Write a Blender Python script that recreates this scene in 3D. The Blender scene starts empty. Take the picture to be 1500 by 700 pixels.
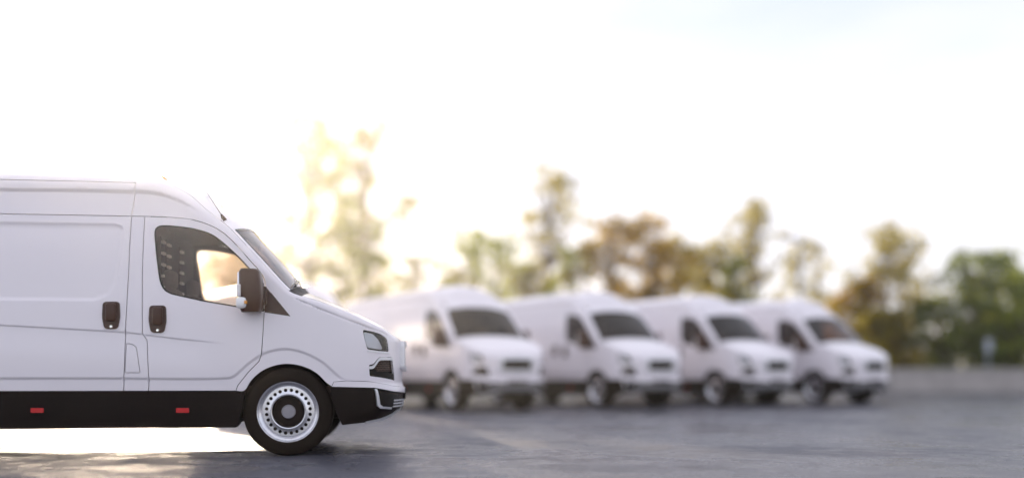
import bpy, bmesh, math, random
import numpy as np
from mathutils import Vector, Matrix
from mathutils.geometry import delaunay_2d_cdt

C = bpy.context.scene.collection
R = math.radians
# ------------------------------------------------------------------ camera, sky, sun, exposure
F_PX, HOR, CAM_Z, YAW = 1390.0, 546.0, 0.79, R(6.57)      # photo geometry: 1500 x 700
cam = bpy.data.cameras.new('camera'); cam_o = bpy.data.objects.new('camera', cam); C.objects.link(cam_o)
cam.sensor_width = 36.0; cam.lens = 36.0 * F_PX / 1500.0
cam.shift_y = (HOR - 350.0) / 1500.0
cam_o.location = (0, 0, CAM_Z); cam_o.rotation_euler = (R(90), 0, -YAW)
cam.clip_end = 2000; cam.clip_start = 0.1
cam.dof.use_dof = True; cam.dof.focus_distance = 9.15; cam.dof.aperture_fstop = 0.182
bpy.context.scene.camera = cam_o

SUN_EL, SUN_AZ = R(12.2), R(-13.6)                         # azimuth from +Y towards +X
world = bpy.data.worlds.new('World'); bpy.context.scene.world = world; world.use_nodes = True
nt = world.node_tree; bg = nt.nodes['Background']
sky = nt.nodes.new('ShaderNodeTexSky'); sky.sky_type = 'NISHITA'; sky.sun_disc = False
sky.sun_elevation = SUN_EL; sky.sun_rotation = SUN_AZ
sky.air_density = 1.0; sky.dust_density = 0.4; sky.ozone_density = 1.6
tint = nt.nodes.new('ShaderNodeMix'); tint.data_type = 'RGBA'; tint.blend_type = 'MULTIPLY'; tint.inputs[0].default_value = 1.0
tint.inputs[7].default_value = (1.09, 0.96, 0.97, 1)        # pinkish colour balance, the same everywhere in the sky
nt.links.new(sky.outputs[0], tint.inputs[6]); # thin milky cloud over the whole sky
wtc = nt.nodes.new('ShaderNodeTexCoord'); wmp = nt.nodes.new('ShaderNodeMapping'); wmp.inputs['Scale'].default_value = (1, 1, 4.5)
wno = nt.nodes.new('ShaderNodeTexNoise'); wno.inputs['Scale'].default_value = 1.6; wno.inputs['Detail'].default_value = 6
nt.links.new(wtc.outputs['Generated'], wmp.inputs[0]); nt.links.new(wmp.outputs[0], wno.inputs['Vector'])
wmr = nt.nodes.new('ShaderNodeMapRange'); wmr.inputs[3].default_value = 0.80; wmr.inputs[4].default_value = 0.98
nt.links.new(wno.outputs['Fac'], wmr.inputs[0])
cloud = nt.nodes.new('ShaderNodeMix'); cloud.data_type = 'RGBA'; 
wcr = nt.nodes.new('ShaderNodeValToRGB'); wcr.color_ramp.elements[0].position = .36; wcr.color_ramp.elements[1].position = .62
wcr.color_ramp.elements[0].color = (1.48, 1.58, 1.82, 1); wcr.color_ramp.elements[1].color = (2.20, 2.13, 2.30, 1)
nt.links.new(wno.outputs['Fac'], wcr.inputs[0]); nt.links.new(wcr.outputs[0], cloud.inputs[7])
nt.links.new(wmr.outputs[0], cloud.inputs[0]); nt.links.new(tint.outputs[2], cloud.inputs[6]); nt.links.new(cloud.outputs[2], bg.inputs[0]); bg.inputs[1].default_value = 0.15
sun = bpy.data.lights.new('sun', 'SUN'); sun_o = bpy.data.objects.new('sun', sun); C.objects.link(sun_o)
sun.energy = 2.4; sun.angle = R(0.5); sun.color = (1.0, 0.82, 0.62)
sdir = Vector((math.sin(SUN_AZ) * math.cos(SUN_EL), math.cos(SUN_AZ) * math.cos(SUN_EL), math.sin(SUN_EL)))
sun_o.rotation_euler = sdir.to_track_quat('Z', 'Y').to_euler(); sun_o.location = (0, 0, 30)
sc = bpy.context.scene
sc.view_settings.view_transform = 'Standard'; sc.view_settings.look = 'None'
sc.view_settings.exposure = 1.72; sc.view_settings.gamma = 1.0
sc.cycles.use_denoising = True
sc.cycles.max_bounces = 10; sc.cycles.transparent_max_bounces = 16; sc.cycles.volume_bounces = 0
sc.cycles.sample_clamp_indirect = 6

HAZE_DENSITY, HAZE_G = 0.0012, 0.85  # strong forward scatter makes the haze stand in for a flare glow
# ------------------------------------------------------------------ materials
def mat(name, col, rough=0.5, metal=0.0, coat=0.0, spec=0.5, noise=None, bump=None):
    m = bpy.data.materials.new(name); m.use_nodes = True
    n, l = m.node_tree.nodes, m.node_tree.links
    p = n['Principled BSDF']
    p.inputs['Base Color'].default_value = (*col, 1); p.inputs['Roughness'].default_value = rough
    p.inputs['Metallic'].default_value = metal; p.inputs['Coat Weight'].default_value = coat
    p.inputs['Coat Roughness'].default_value = 0.08
    p.inputs['Specular IOR Level'].default_value = spec
    tc = n.new('ShaderNodeTexCoord')
    if noise:                                              # (scale, amount): slight variation in colour and gloss
        t = n.new('ShaderNodeTexNoise'); t.inputs['Scale'].default_value = noise[0]; t.inputs['Detail'].default_value = 5
        l.new(tc.outputs['Object'], t.inputs['Vector'])
        mx = n.new('ShaderNodeMix'); mx.data_type = 'RGBA'
        mx.inputs[6].default_value = (*[c * (1 - noise[1]) for c in col], 1)
        mx.inputs[7].default_value = (*[min(1, c * (1 + noise[1])) for c in col], 1)
        l.new(t.outputs['Fac'], mx.inputs[0]); l.new(mx.outputs[2], p.inputs['Base Color'])
        mr = n.new('ShaderNodeMapRange'); mr.inputs[3].default_value = rough * 0.8; mr.inputs[4].default_value = min(1, rough * 1.2)
        l.new(t.outputs['Fac'], mr.inputs[0]); l.new(mr.outputs[0], p.inputs['Roughness'])
    if bump:
        t = n.new('ShaderNodeTexNoise'); t.inputs['Scale'].default_value = bump[0]; t.inputs['Detail'].default_value = 3
        l.new(tc.outputs['Object'], t.inputs['Vector'])
        b = n.new('ShaderNodeBump'); b.inputs['Strength'].default_value = bump[1]; b.inputs['Distance'].default_value = 0.01
        l.new(t.outputs['Fac'], b.inputs['Height']); l.new(b.outputs[0], p.inputs['Normal'])
    return m

M = {}
M['paint'] = mat('white_paint', (0.87, 0.825, 0.875), 0.30, 0, 0.6, noise=(1.6, 0.015))
M['black'] = mat('black_plastic', (0.008, 0.004, 0.003), 0.5, spec=0.15, noise=(9, 0.2), bump=(350, 0.05))  # near black, with a trace of warm flare tint in the colour
M['gloss'] = mat('gloss_black', (0.006, 0.004, 0.003), 0.2, spec=0.25)
M['handle'] = mat('flare_tinted_plastic', (0.050, 0.016, 0.007), 0.3, spec=0.3, coat=0.2)  # warm flare tint put into the base colour as brown
M['mesh'] = mat('grille_mesh', (0.10, 0.055, 0.04), 0.35, spec=0.4)
M['rubber'] = mat('tyre_rubber', (0.010, 0.006, 0.004), 0.75, spec=0.15, noise=(14, 0.25), bump=(120, 0.1))
M['steel'] = mat('wheel_steel', (0.72, 0.72, 0.76), 0.24, 1.0, noise=(6, 0.05))
M['chrome'] = mat('chrome', (0.85, 0.85, 0.87), 0.12, 1.0)
M['silver'] = mat('satin_silver', (0.74, 0.74, 0.77), 0.32, 0.5)
M['interior'] = mat('interior_trim', (0.05, 0.024, 0.014), 0.7, noise=(12, 0.2))
M['seat'] = mat('seat_fabric', (0.20, 0.15, 0.13), 0.85, noise=(40, 0.25))
M['rail'] = mat('pale_rail', (0.62, 0.55, 0.5), 0.4, 0.1)
M['cap'] = mat('grey_hub_cap', (0.30, 0.29, 0.32), 0.45, 0.3)
M['red'] = mat('red_reflector', (0.55, 0.012, 0.015), 0.25, coat=0.5)
M['amber'] = mat('amber_lens', (0.75, 0.32, 0.02), 0.25, coat=0.5)
M['white_lens'] = mat('white_lens', (0.8, 0.8, 0.82), 0.2, coat=0.5)
M['lamp'] = mat('lamp_reflector', (0.88, 0.89, 0.92), 0.2, 0.1)
M['concrete'] = mat('concrete', (0.43, 0.40, 0.385), 0.85, noise=(1.7, 0.3), bump=(25, 0.25))
M['coping'] = mat('coping_concrete', (0.48, 0.45, 0.43), 0.8, noise=(2.3, 0.25), bump=(30, 0.2))
M['bark'] = mat('bark', (0.085, 0.055, 0.035), 0.9, noise=(5, 0.35), bump=(18, 0.5))
M['post'] = mat('galvanised_post', (0.42, 0.46, 0.55), 0.45, 0.4, noise=(4, 0.1))

def glass_mat(name, tint, rough=0.02, ior=1.5):
    m = bpy.data.materials.new(name); m.use_nodes = True
    n, l = m.node_tree.nodes, m.node_tree.links
    n.remove(n['Principled BSDF'])
    tr = n.new('ShaderNodeBsdfTransparent'); tr.inputs[0].default_value = (*tint, 1)
    g = n.new('ShaderNodeBsdfGlossy'); g.inputs['Roughness'].default_value = rough
    g.inputs[0].default_value = (0.95, 0.95, 0.97, 1)
    fr = n.new('ShaderNodeFresnel'); fr.inputs[0].default_value = ior
    mx = n.new('ShaderNodeMixShader')
    l.new(fr.outputs[0], mx.inputs[0]); l.new(tr.outputs[0], mx.inputs[1]); l.new(g.outputs[0], mx.inputs[2])
    l.new(mx.outputs[0], n['Material Output'].inputs[0])
    return m
M['glass'] = glass_mat('side_glass', (0.78, 0.72, 0.66))
M['screen'] = glass_mat('windscreen_glass', (0.40, 0.25, 0.20), ior=1.45)
M['lens'] = glass_mat('headlight_lens', (0.92, 0.93, 0.95))

def leaf_mat(name, col, trans):
    m = bpy.data.materials.new(name); m.use_nodes = True
    n, l = m.node_tree.nodes, m.node_tree.links
    n.remove(n['Principled BSDF'])
    ge = n.new('ShaderNodeNewGeometry')
    def ramp(c):
        mx = n.new('ShaderNodeMix'); mx.data_type = 'RGBA'
        mx.inputs[6].default_value = (c[0] * 0.6, c[1] * 0.65, c[2] * 0.7, 1)
        mx.inputs[7].default_value = (min(1, c[0] * 1.4), min(1, c[1] * 1.35), c[2] * 1.2, 1)
        l.new(ge.outputs['Random Per Island'], mx.inputs[0]); return mx.outputs[2]
    d = n.new('ShaderNodeBsdfDiffuse'); l.new(ramp(col), d.inputs[0])
    t = n.new('ShaderNodeBsdfTranslucent'); l.new(ramp(trans), t.inputs[0])
    mx = n.new('ShaderNodeMixShader'); mx.inputs[0].default_value = 0.62
    l.new(d.outputs[0], mx.inputs[1]); l.new(t.outputs[0], mx.inputs[2])
    l.new(mx.outputs[0], n['Material Output'].inputs[0])
    return m
M['leaf_green'] = leaf_mat('leaf_green', (0.07, 0.10, 0.02), (0.46, 0.50, 0.05))
M['leaf_olive'] = leaf_mat('leaf_olive', (0.09, 0.085, 0.025), (0.50, 0.42, 0.06))
M['leaf_brown'] = leaf_mat('leaf_brown', (0.12, 0.080, 0.015), (0.66, 0.44, 0.04))  # brown tone has the orange of the flare put into the leaf colour
M['leaf_dark'] = leaf_mat('leaf_dark', (0.05, 0.07, 0.03), (0.30, 0.36, 0.06))

# ------------------------------------------------------------------ helpers
def link(name, me, m, parent=None, label=None):
    o = bpy.data.objects.new(name, me); C.objects.link(o)
    if m is not None and not me.materials: me.materials.append(m)
    if parent is not None: o.parent = parent
    if label: o['label'] = label
    return o
def obj(name, bm, m, parent=None, smooth=True, label=None, angle=35):
    me = bpy.data.meshes.new(name)
    bmesh.ops.recalc_face_normals(bm, faces=bm.faces[:])
    bm.to_mesh(me); bm.free()
    if smooth:
        me.shade_smooth(); me.set_sharp_from_angle(angle=R(angle))
    return link(name, me, m, parent, label)
def empty(name, loc=(0, 0, 0), rz=0, parent=None):
    o = bpy.data.objects.new(name, None); C.objects.link(o); o.location = loc; o.rotation_euler = (0, 0, rz)
    o.empty_display_size = 0.2
    if parent is not None: o.parent = parent
    return o
def tag(o, label=None, cat=None, group=None, kind=None):
    for k, v in (('label', label), ('category', cat), ('group', group), ('kind', kind)):
        if v: o[k] = v
    return o
def box(bm, x0, x1, y0, y1, z0, z1, bevel=0.0):
    r = bmesh.ops.create_cube(bm, size=1)
    bmesh.ops.scale(bm, vec=(x1 - x0, y1 - y0, z1 - z0), verts=r['verts'])
    bmesh.ops.translate(bm, vec=((x0 + x1) / 2, (y0 + y1) / 2, (z0 + z1) / 2), verts=r['verts'])
    if bevel:
        es = list({e for v in r['verts'] for e in v.link_edges})
        bmesh.ops.bevel(bm, geom=es, offset=bevel, segments=3, profile=0.5, affect='EDGES')
def tube(bm, pts, rad, seg=8, cap=True):
    pts = [Vector(p) for p in pts]; rad = rad if hasattr(rad, '__len__') else [rad] * len(pts)
    rings = []
    for i, p in enumerate(pts):
        t = (pts[min(i + 1, len(pts) - 1)] - pts[max(i - 1, 0)]).normalized()
        a = t.orthogonal().normalized() if i == 0 else (a - t * a.dot(t)).normalized()
        b = t.cross(a)
        rings.append([bm.verts.new(p + (a * math.cos(k * math.tau / seg) + b * math.sin(k * math.tau / seg)) * rad[i]) for k in range(seg)])
    for r0, r1 in zip(rings, rings[1:]):
        for k in range(seg): bm.faces.new((r0[k], r0[(k + 1) % seg], r1[(k + 1) % seg], r1[k]))
    if cap:
        bm.faces.new(rings[0][::-1]); bm.faces.new(rings[-1])
def lathe(bm, prof, seg=64):                               # prof: (radius, y) pairs, turned round the Y axis
    rings = []
    for r, y in prof:
        rings.append([bm.verts.new((r * math.cos(k * math.tau / seg), y, r * math.sin(k * math.tau / seg))) for k in range(seg)] if r > 1e-6
                     else [bm.verts.new((0, y, 0))] * seg)
    for a, b in zip(rings, rings[1:]):
        for k in range(seg):
            vs = []
            for v in (a[k], a[(k + 1) % seg], b[(k + 1) % seg], b[k]):
                if v not in vs: vs.append(v)
            if len(vs) > 2: bm.faces.new(vs)

# ------------------------------------------------------------------ photo pixel -> van coordinates
VAN_Y = 10.2                                               # world Y of the near van's centre line
ca, sa = math.cos(YAW), math.sin(YAW)
def ray(px, py, D):
    u, v = (px - 750.0) / F_PX, (HOR - py) / F_PX
    k = D / (ca - u * sa)
    return k * (u * ca + sa), CAM_Z + k * v
def at(px, depth):                                         # ground point at a camera depth
    xc = (px - 750.0) / F_PX * depth
    return xc * ca + depth * sa, depth * ca - xc * sa
VAN_X = ray(422, 601, VAN_Y - 0.95)[0]                     # world X of the near van's front axle
_wz = np.polyfit([.2, .45, .62, .9, 1.15, 1.35, 1.6, 2.0, 2.4, 2.75], [.975, .985, .992, 1.0, .998, .985, .965, .93, .89, .85], 4)
def w0(z): return np.polyval(_wz, z)
XS, NEXP = 0.20, 3.0
XN_Z = [0.20, 0.36, 0.45, 0.57, 0.62, 0.70, 0.80, 1.10, 1.16, 1.30]
XN_X = [0.90, 1.02, 1.085, 1.105, 1.105, 1.08, 1.085, 1.085, 1.07, 1.06]
def xn(z): return np.interp(z, XN_Z, XN_X)
_ph = np.linspace(0, math.pi / 2, 600)
_sx = np.sin(_ph) ** (2 / NEXP) * 0.88; _sy = np.cos(_ph) ** (2 / NEXP) * 0.99
_arc = np.concatenate([[0], np.cumsum(np.hypot(np.diff(_sx), np.diff(_sy)))])
U_MAX = XS + _arc[-1]
def plan(u, z):                                            # point of the plan curve, without relief
    ph = np.interp(u - XS, _arc, _ph)
    s, c = np.sin(ph), np.cos(ph)
    x = np.where(u < XS, u, XS + (xn(z) - XS) * np.clip(s, 0, 1) ** (2 / NEXP))
    y = w0(z) * np.where(u < XS, 1.0, np.clip(c, 0, 1) ** (2 / NEXP))
    return x, y
def x2u(x, z):
    t = np.clip((x - XS) / (xn(z) - XS), 0, 1)
    ph = np.arcsin(t ** (NEXP / 2))
    return np.where(x < XS, x, XS + np.interp(ph, _ph, _arc))
def y2u(y, z):
    ph = np.arccos(np.clip(y / w0(z), 0, 1) ** (NEXP / 2))
    return XS + np.interp(ph, _ph, _arc)
def uz(px, py, inset=0.0):                                 # photo pixel on the near flank -> (u, z)
    y = 0.98
    for _ in range(30):
        X, Z = ray(px, py, VAN_Y - y)
        x = min(X - VAN_X, float(xn(Z)) - 1e-4)
        u = float(x2u(x, Z)); yy = float(plan(u, Z)[1]) - inset
        y = y * 0.6 + yy * 0.4
    return (u, Z)
def UZ(*pts): return [uz(*p) for p in pts]

# outlines read off the photograph ---------------------------------------------------------------
X_REAR = -6.1
CONT_PX = [(200, 259.5), (225, 262), (248.5, 269), (266, 278), (280, 286.5), (297, 302), (317, 317.5), (334, 331),
           (358, 356), (386, 386), (413, 415.5), (426, 427), (436, 431.5), (452, 436), (470, 441.5), (493, 449.5), (520, 460), (543, 470), (565, 480)]
CONT = [uz(*p, inset=0.05) for p in CONT_PX]
z_roof = CONT[0][1] + 0.005
z_j = (uz(100, 314.6)[1] + uz(180, 316)[1]) / 2
z_rail = (uz(50, 263.8)[1] + uz(190, 267)[1]) / 2
CONT = [(X_REAR, z_roof - 0.03), (X_REAR + 0.25, z_roof), (-2.6, z_roof + 0.01)] + CONT + [(U_MAX - 0.62, CONT[-1][1] - 0.045), (U_MAX - 0.3, CONT[-1][1] - 0.075), (U_MAX, CONT[-1][1] - 0.085)]
def catmull(pts, step=0.03):
    P = [np.array(p, float) for p in pts]; P = [2 * P[0] - P[1]] + P + [2 * P[-1] - P[-2]]
    out = []
    for i in range(1, len(P) - 2):
        p0, p1, p2, p3 = P[i - 1:i + 3]
        t0 = 0; t1 = t0 + np.linalg.norm(p1 - p0) ** .5; t2 = t1 + np.linalg.norm(p2 - p1) ** .5; t3 = t2 + np.linalg.norm(p3 - p2) ** .5
        n = max(1, int(np.linalg.norm(p2 - p1) / step + .999))
        for k in range(n):
            t = t1 + (t2 - t1) * k / n
            a1 = (t1 - t) / (t1 - t0) * p0 + (t - t0) / (t1 - t0) * p1; a2 = (t2 - t) / (t2 - t1) * p1 + (t - t1) / (t2 - t1) * p2
            a3 = (t3 - t) / (t3 - t2) * p2 + (t - t2) / (t3 - t2) * p3
            b1 = (t2 - t) / (t2 - t0) * a1 + (t - t0) / (t2 - t0) * a2; b2 = (t3 - t) / (t3 - t1) * a2 + (t - t1) / (t3 - t1) * a3
            out.append(tuple((t2 - t) / (t2 - t1) * b1 + (t - t1) / (t2 - t1) * b2))
    out.append(tuple(P[-2])); return out
contour = catmull(CONT)
cont_arr = np.array(contour)

def dist_poly(u, z, line):
    line = np.asarray(line, float); best = np.full(u.shape, 1e9)
    for (ax, az), (bx, bz) in zip(line, line[1:]):
        dx, dz = bx - ax, bz - az; L = dx * dx + dz * dz + 1e-12
        t = np.clip(((u - ax) * dx + (z - az) * dz) / L, 0, 1)
        best = np.minimum(best, np.hypot(u - ax - t * dx, z - az - t * dz))
    return best
def inside(u, z, poly):
    poly = np.asarray(poly, float); r = np.zeros(u.shape, bool)
    for (ax, az), (bx, bz) in zip(poly, np.roll(poly, -1, axis=0)):
        if az == bz: continue
        r ^= ((az > z) != (bz > z)) & (u < (bx - ax) * (z - az) / (bz - az) + ax)
    return r
def sstep(x): x = np.clip(x, 0, 1); return x * x * (3 - 2 * x)

GROOVE = UZ((-1, 277.5), (100, 278.5), (180, 280.5), (221, 282), (248, 288), (276, 300), (293, 309.5), (309, 318))
GROOVE = catmull([(X_REAR, GROOVE[0][1])] + GROOVE, .06)
CREASE = UZ((-1, 476), (90, 481), (185, 486.5), (260, 496), (330, 503)); CREASE = [(X_REAR, CREASE[0][1] + .12)] + CREASE
LOWER = UZ((0, 554), (150, 554), (325, 554), (340, 552), (364, 532), (388, 517), (416, 511), (444, 516), (472, 530), (488, 544), (500, 554), (508, 557), (545, 557.5))
LOWER = [(X_REAR, LOWER[0][1])] + catmull(LOWER, .04)
LOWER_POLY = LOWER + [(LOWER[-1][0], 0.0), (X_REAR, 0.0)]
z_rt, z_rb = uz(60, 326)[1], uz(60, 439.5)[1]
RECESS = UZ((168, 328), (178, 331), (181, 338), (176, 380), (168, 418), (160, 431), (145, 438))
RECESS = [(-3.6, z_rb), (-3.6, z_rt)] + [(RECESS[0][0] - .03, z_rt)] + RECESS + [(RECESS[-1][0] - .05, z_rb)]
HOODLINE = UZ((434, 438), (467, 452.5), (507, 468), (543, 481), (566, 490))
R_EDGE = 0.10
def inset_edge(u, z):
    d = dist_poly(u, z, contour[::2] + [contour[-1]])
    r = np.interp(u, [-0.9, -0.35, 0.1, 0.5], [0.12, 0.05, 0.045, 0.06])
    d = np.clip(d, 0, r)
    e = r - np.sqrt(np.maximum(r * r - (r - d) ** 2, 0))
    dr = np.clip(u - X_REAR, 0, 0.07)                       # rear corner
    return e + 0.07 - np.sqrt(np.maximum(0.07 ** 2 - (0.07 - dr) ** 2, 0))
def relief(u, z):
    r = np.zeros(u.shape)
    zg = np.interp(u, [p[0] for p in GROOVE], [p[1] for p in GROOVE])
    fade = sstep((GROOVE[-1][0] + 0.02 - u) / 0.35)
    below = sstep((zg - z) / 0.045 + .5)
    r -= 0.020 * below * fade * sstep((z - z_j + 0.25) / 0.5 + .2)
    zc = np.interp(u, [p[0] for p in CREASE], [p[1] for p in CREASE])
    r -= 0.010 * sstep((zc - z) / 0.022 + .5) * sstep((CREASE[-1][0] + .03 - u) / 0.5) * sstep((z - zc + .28) / .25)
    s = dist_poly(u, z, LOWER); s = np.where(inside(u, z, LOWER_POLY), s, -s)
    r -= 0.014 * sstep(s / 0.032 + .5) * sstep((LOWER[-1][0] + .02 - u) / .12)
    s = dist_poly(u, z, RECESS + RECESS[:1]); s = np.where(inside(u, z, RECESS), s, -s)
    r -= 0.012 * sstep(s / 0.04 + .3)
    d = dist_poly(u, z, HOODLINE)
    r -= 0.008 * np.exp(-(d / 0.008) ** 2)
    return r
def surf(u, z, off=0.0, rel=True, edge=True):              # -> x, y (>= 0), z
    u = np.asarray(u, float); z = np.asarray(z, float)
    x, y = plan(u, z); e = 1e-3
    x1, y1 = plan(np.minimum(u + e, U_MAX), z); x0, y0 = plan(u - e, z)
    tx, ty = x1 - x0, y1 - y0; L = np.hypot(tx, ty) + 1e-12
    nx, ny = -ty / L, tx / L
    d = off + (relief(u, z) if rel else 0) - (inset_edge(u, z) if edge else 0)
    return x + nx * d, np.maximum(y + ny * d, 0.0), z

def poly_inset(P, g):
    P = np.array(P, float); A = 0.5 * np.sum(P[:, 0] * np.roll(P[:, 1], -1) - np.roll(P[:, 0], -1) * P[:, 1])
    if A < 0: P = P[::-1]
    e = np.roll(P, -1, 0) - P; e /= np.linalg.norm(e, axis=1)[:, None] + 1e-12
    n = np.stack([-e[:, 1], e[:, 0]], 1); n0 = np.roll(n, 1, 0)
    m = n + n0; m /= np.maximum(np.sum(m * n, 1), 0.35)[:, None]
    return P + m * g
def dedup(P):
    out = []
    for p in P:
        if not out or math.hypot(p[0] - out[-1][0], p[1] - out[-1][1]) > 1e-4: out.append(tuple(p))
    if math.hypot(out[0][0] - out[-1][0], out[0][1] - out[-1][1]) < 1e-4: out.pop()
    return out
def densify(P, step):
    out = []
    for a, b in zip(P, P[1:] + P[:1]):
        n = max(1, int(math.hypot(b[0] - a[0], b[1] - a[1]) / step))
        out += [(a[0] + (b[0] - a[0]) * k / n, a[1] + (b[1] - a[1]) * k / n) for k in range(n)]
    return out
def rounded(P, r, seg=5):
    out = []; P = [np.array(p, float) for p in P]
    for i, p in enumerate(P):
        a, b = P[i - 1] - p, P[(i + 1) % len(P)] - p
        la, lb = np.linalg.norm(a), np.linalg.norm(b); q = min(r, la * .45, lb * .45)
        s, e = p + a / la * q, p + b / lb * q
        for k in range(seg + 1):
            t = k / seg; out.append(tuple((1 - t) ** 2 * s + 2 * t * (1 - t) * p + t * t * e))
    return out

def resample(line, step):
    out = []
    for a, b in zip(line, line[1:]):
        n = max(1, int(math.hypot(b[0] - a[0], b[1] - a[1]) / step))
        out += [(a[0] + (b[0] - a[0]) * k / n, a[1] + (b[1] - a[1]) * k / n) for k in range(n)]
    return out + [tuple(line[-1])]
_st = [-.024, -.016, -.008, 0, .008, .016, .024]
FEATURES = [(GROOVE, [-.034] + _st + [.034]), (CREASE, [-.016, -.011, -.005, 0, .005, .011, .016]), (LOWER, [-.02, -.014, -.007, 0, .007, .014, .02]),
            (RECESS + RECESS[:1], [-.032, -.024, -.012, -.004, .004, .012, .02]), (HOODLINE, [-.02, -.012, -.006, 0, .006, .012, .02])]
def panel(name, outer, holes=(), m='paint', parent=None, off=0.0, gap=0.0035, thick=0.02, step=0.035, rel=True, edge=True, label=None, sides=(-1,), hgap=0.0, rows=None):
    """a curved sheet of the flank, cut along outlines given in (u, z), with turned-in edges"""
    outer = densify(dedup([tuple(p) for p in poly_inset(dedup(outer), gap)]), step)
    hs = [densify(dedup([tuple(p) for p in poly_inset(dedup(h), -hgap)]), step) for h in holes]
    vs, es = [], []
    for P in [outer] + hs:
        b = len(vs); vs += P; es += [(b + k, b + (k + 1) % len(P)) for k in range(len(P))]
    O = np.array(outer); nb = len(vs)
    gu, gz = np.meshgrid(np.arange(O[:, 0].min(), O[:, 0].max(), step), np.arange(O[:, 1].min(), O[:, 1].max(), step))
    gu = gu.ravel() + (np.round(gz.ravel() / step) % 2) * step * .5; gz = gz.ravel()
    if rel:
        kp = np.ones(gu.shape, bool)
        for line, ds in FEATURES: kp &= dist_poly(gu, gz, line) > max(ds) + .012
        gu, gz = gu[kp], gz[kp]
    ex = list(zip(gu, gz))
    if rows:
        for line, ds in rows:
            L = np.array(line); t = np.gradient(L, axis=0); t /= np.linalg.norm(t, axis=1)[:, None] + 1e-12
            for d in ds: ex += [tuple(q) for q in L + np.stack([t[:, 1], -t[:, 0]], 1) * d]
    for line, ds in (FEATURES if rel else []):
        L = np.array(resample(line, .03)); t = np.gradient(L, axis=0); t /= np.linalg.norm(t, axis=1)[:, None] + 1e-12
        for d in ds: ex += [tuple(q) for q in L + np.stack([t[:, 1], -t[:, 0]], 1) * d]
    ex = np.array(ex)
    ok = inside(ex[:, 0], ex[:, 1], outer) & (dist_poly(ex[:, 0], ex[:, 1], outer + outer[:1]) > step * .12)
    for h in hs: ok &= ~inside(ex[:, 0], ex[:, 1], h) & (dist_poly(ex[:, 0], ex[:, 1], h + h[:1]) > step * .12)
    vs = vs + [tuple(q) for q in ex[ok]]
    r = delaunay_2d_cdt([Vector(v) for v in vs], es, [], 0, 1e-5)
    V = np.array([(v.x, v.y) for v in r[0]]); T = np.array([f for f in r[2] if len(f) == 3])
    cen = V[T].mean(1); k = inside(cen[:, 0], cen[:, 1], outer)
    for h in hs: k &= ~inside(cen[:, 0], cen[:, 1], h)
    T = T[k]
    A = (V[T[:, 1], 0] - V[T[:, 0], 0]) * (V[T[:, 2], 1] - V[T[:, 0], 1]) - (V[T[:, 2], 0] - V[T[:, 0], 0]) * (V[T[:, 1], 1] - V[T[:, 0], 1])
    T[A < 0] = T[A < 0][:, ::-1]; T = T[np.abs(A) > 1e-9]
    P = np.stack(surf(V[:, 0], V[:, 1], off, rel, edge), 1)
    h = 6e-4
    du = np.stack(surf(V[:, 0] + h, V[:, 1], off, rel, edge), 1) - np.stack(surf(V[:, 0] - h, V[:, 1], off, rel, edge), 1)
    dz = np.stack(surf(V[:, 0], V[:, 1] + h, off, rel, edge), 1) - np.stack(surf(V[:, 0], V[:, 1] - h, off, rel, edge), 1)
    N = np.cross(dz, du); N /= np.linalg.norm(N, axis=1)[:, None] + 1e-12
    cnt = {}
    for t in T:
        for a, b in ((t[0], t[1]), (t[1], t[2]), (t[2], t[0])): cnt[(a, b)] = 1
    bnd = [(a, b) for (a, b) in cnt if (b, a) not in cnt]
    ids = sorted({i for e in bnd for i in e}); mp = {i: n for n, i in enumerate(ids)}
    nV = len(V); nB = len(ids)
    Pi = np.stack(surf(V[ids, 0], V[ids, 1], off - thick, rel, edge), 1)
    allP = np.concatenate([P, P[ids], Pi]); allN = np.concatenate([N, np.zeros((2 * nB, 3))])
    faces = [tuple(int(i) for i in t) for t in T]
    if thick: faces += [(nV + mp[b], nV + mp[a], nV + nB + mp[a], nV + nB + mp[b]) for a, b in bnd]
    res = []
    for sgn in sides:
        Q = allP.copy(); Q[:, 1] *= sgn; QN = allN.copy(); QN[:, 1] *= sgn
        fs = [f[::-1] for f in faces] if sgn > 0 else faces
        me = bpy.data.meshes.new(name); me.from_pydata(Q.tolist(), [], fs); me.shade_smooth()
        me.normals_split_custom_set_from_vertices(QN.tolist())
        pr = parent[sgn] if isinstance(parent, dict) else parent
        res.append(link(name, me, M[m], pr, label))
    return res

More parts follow.
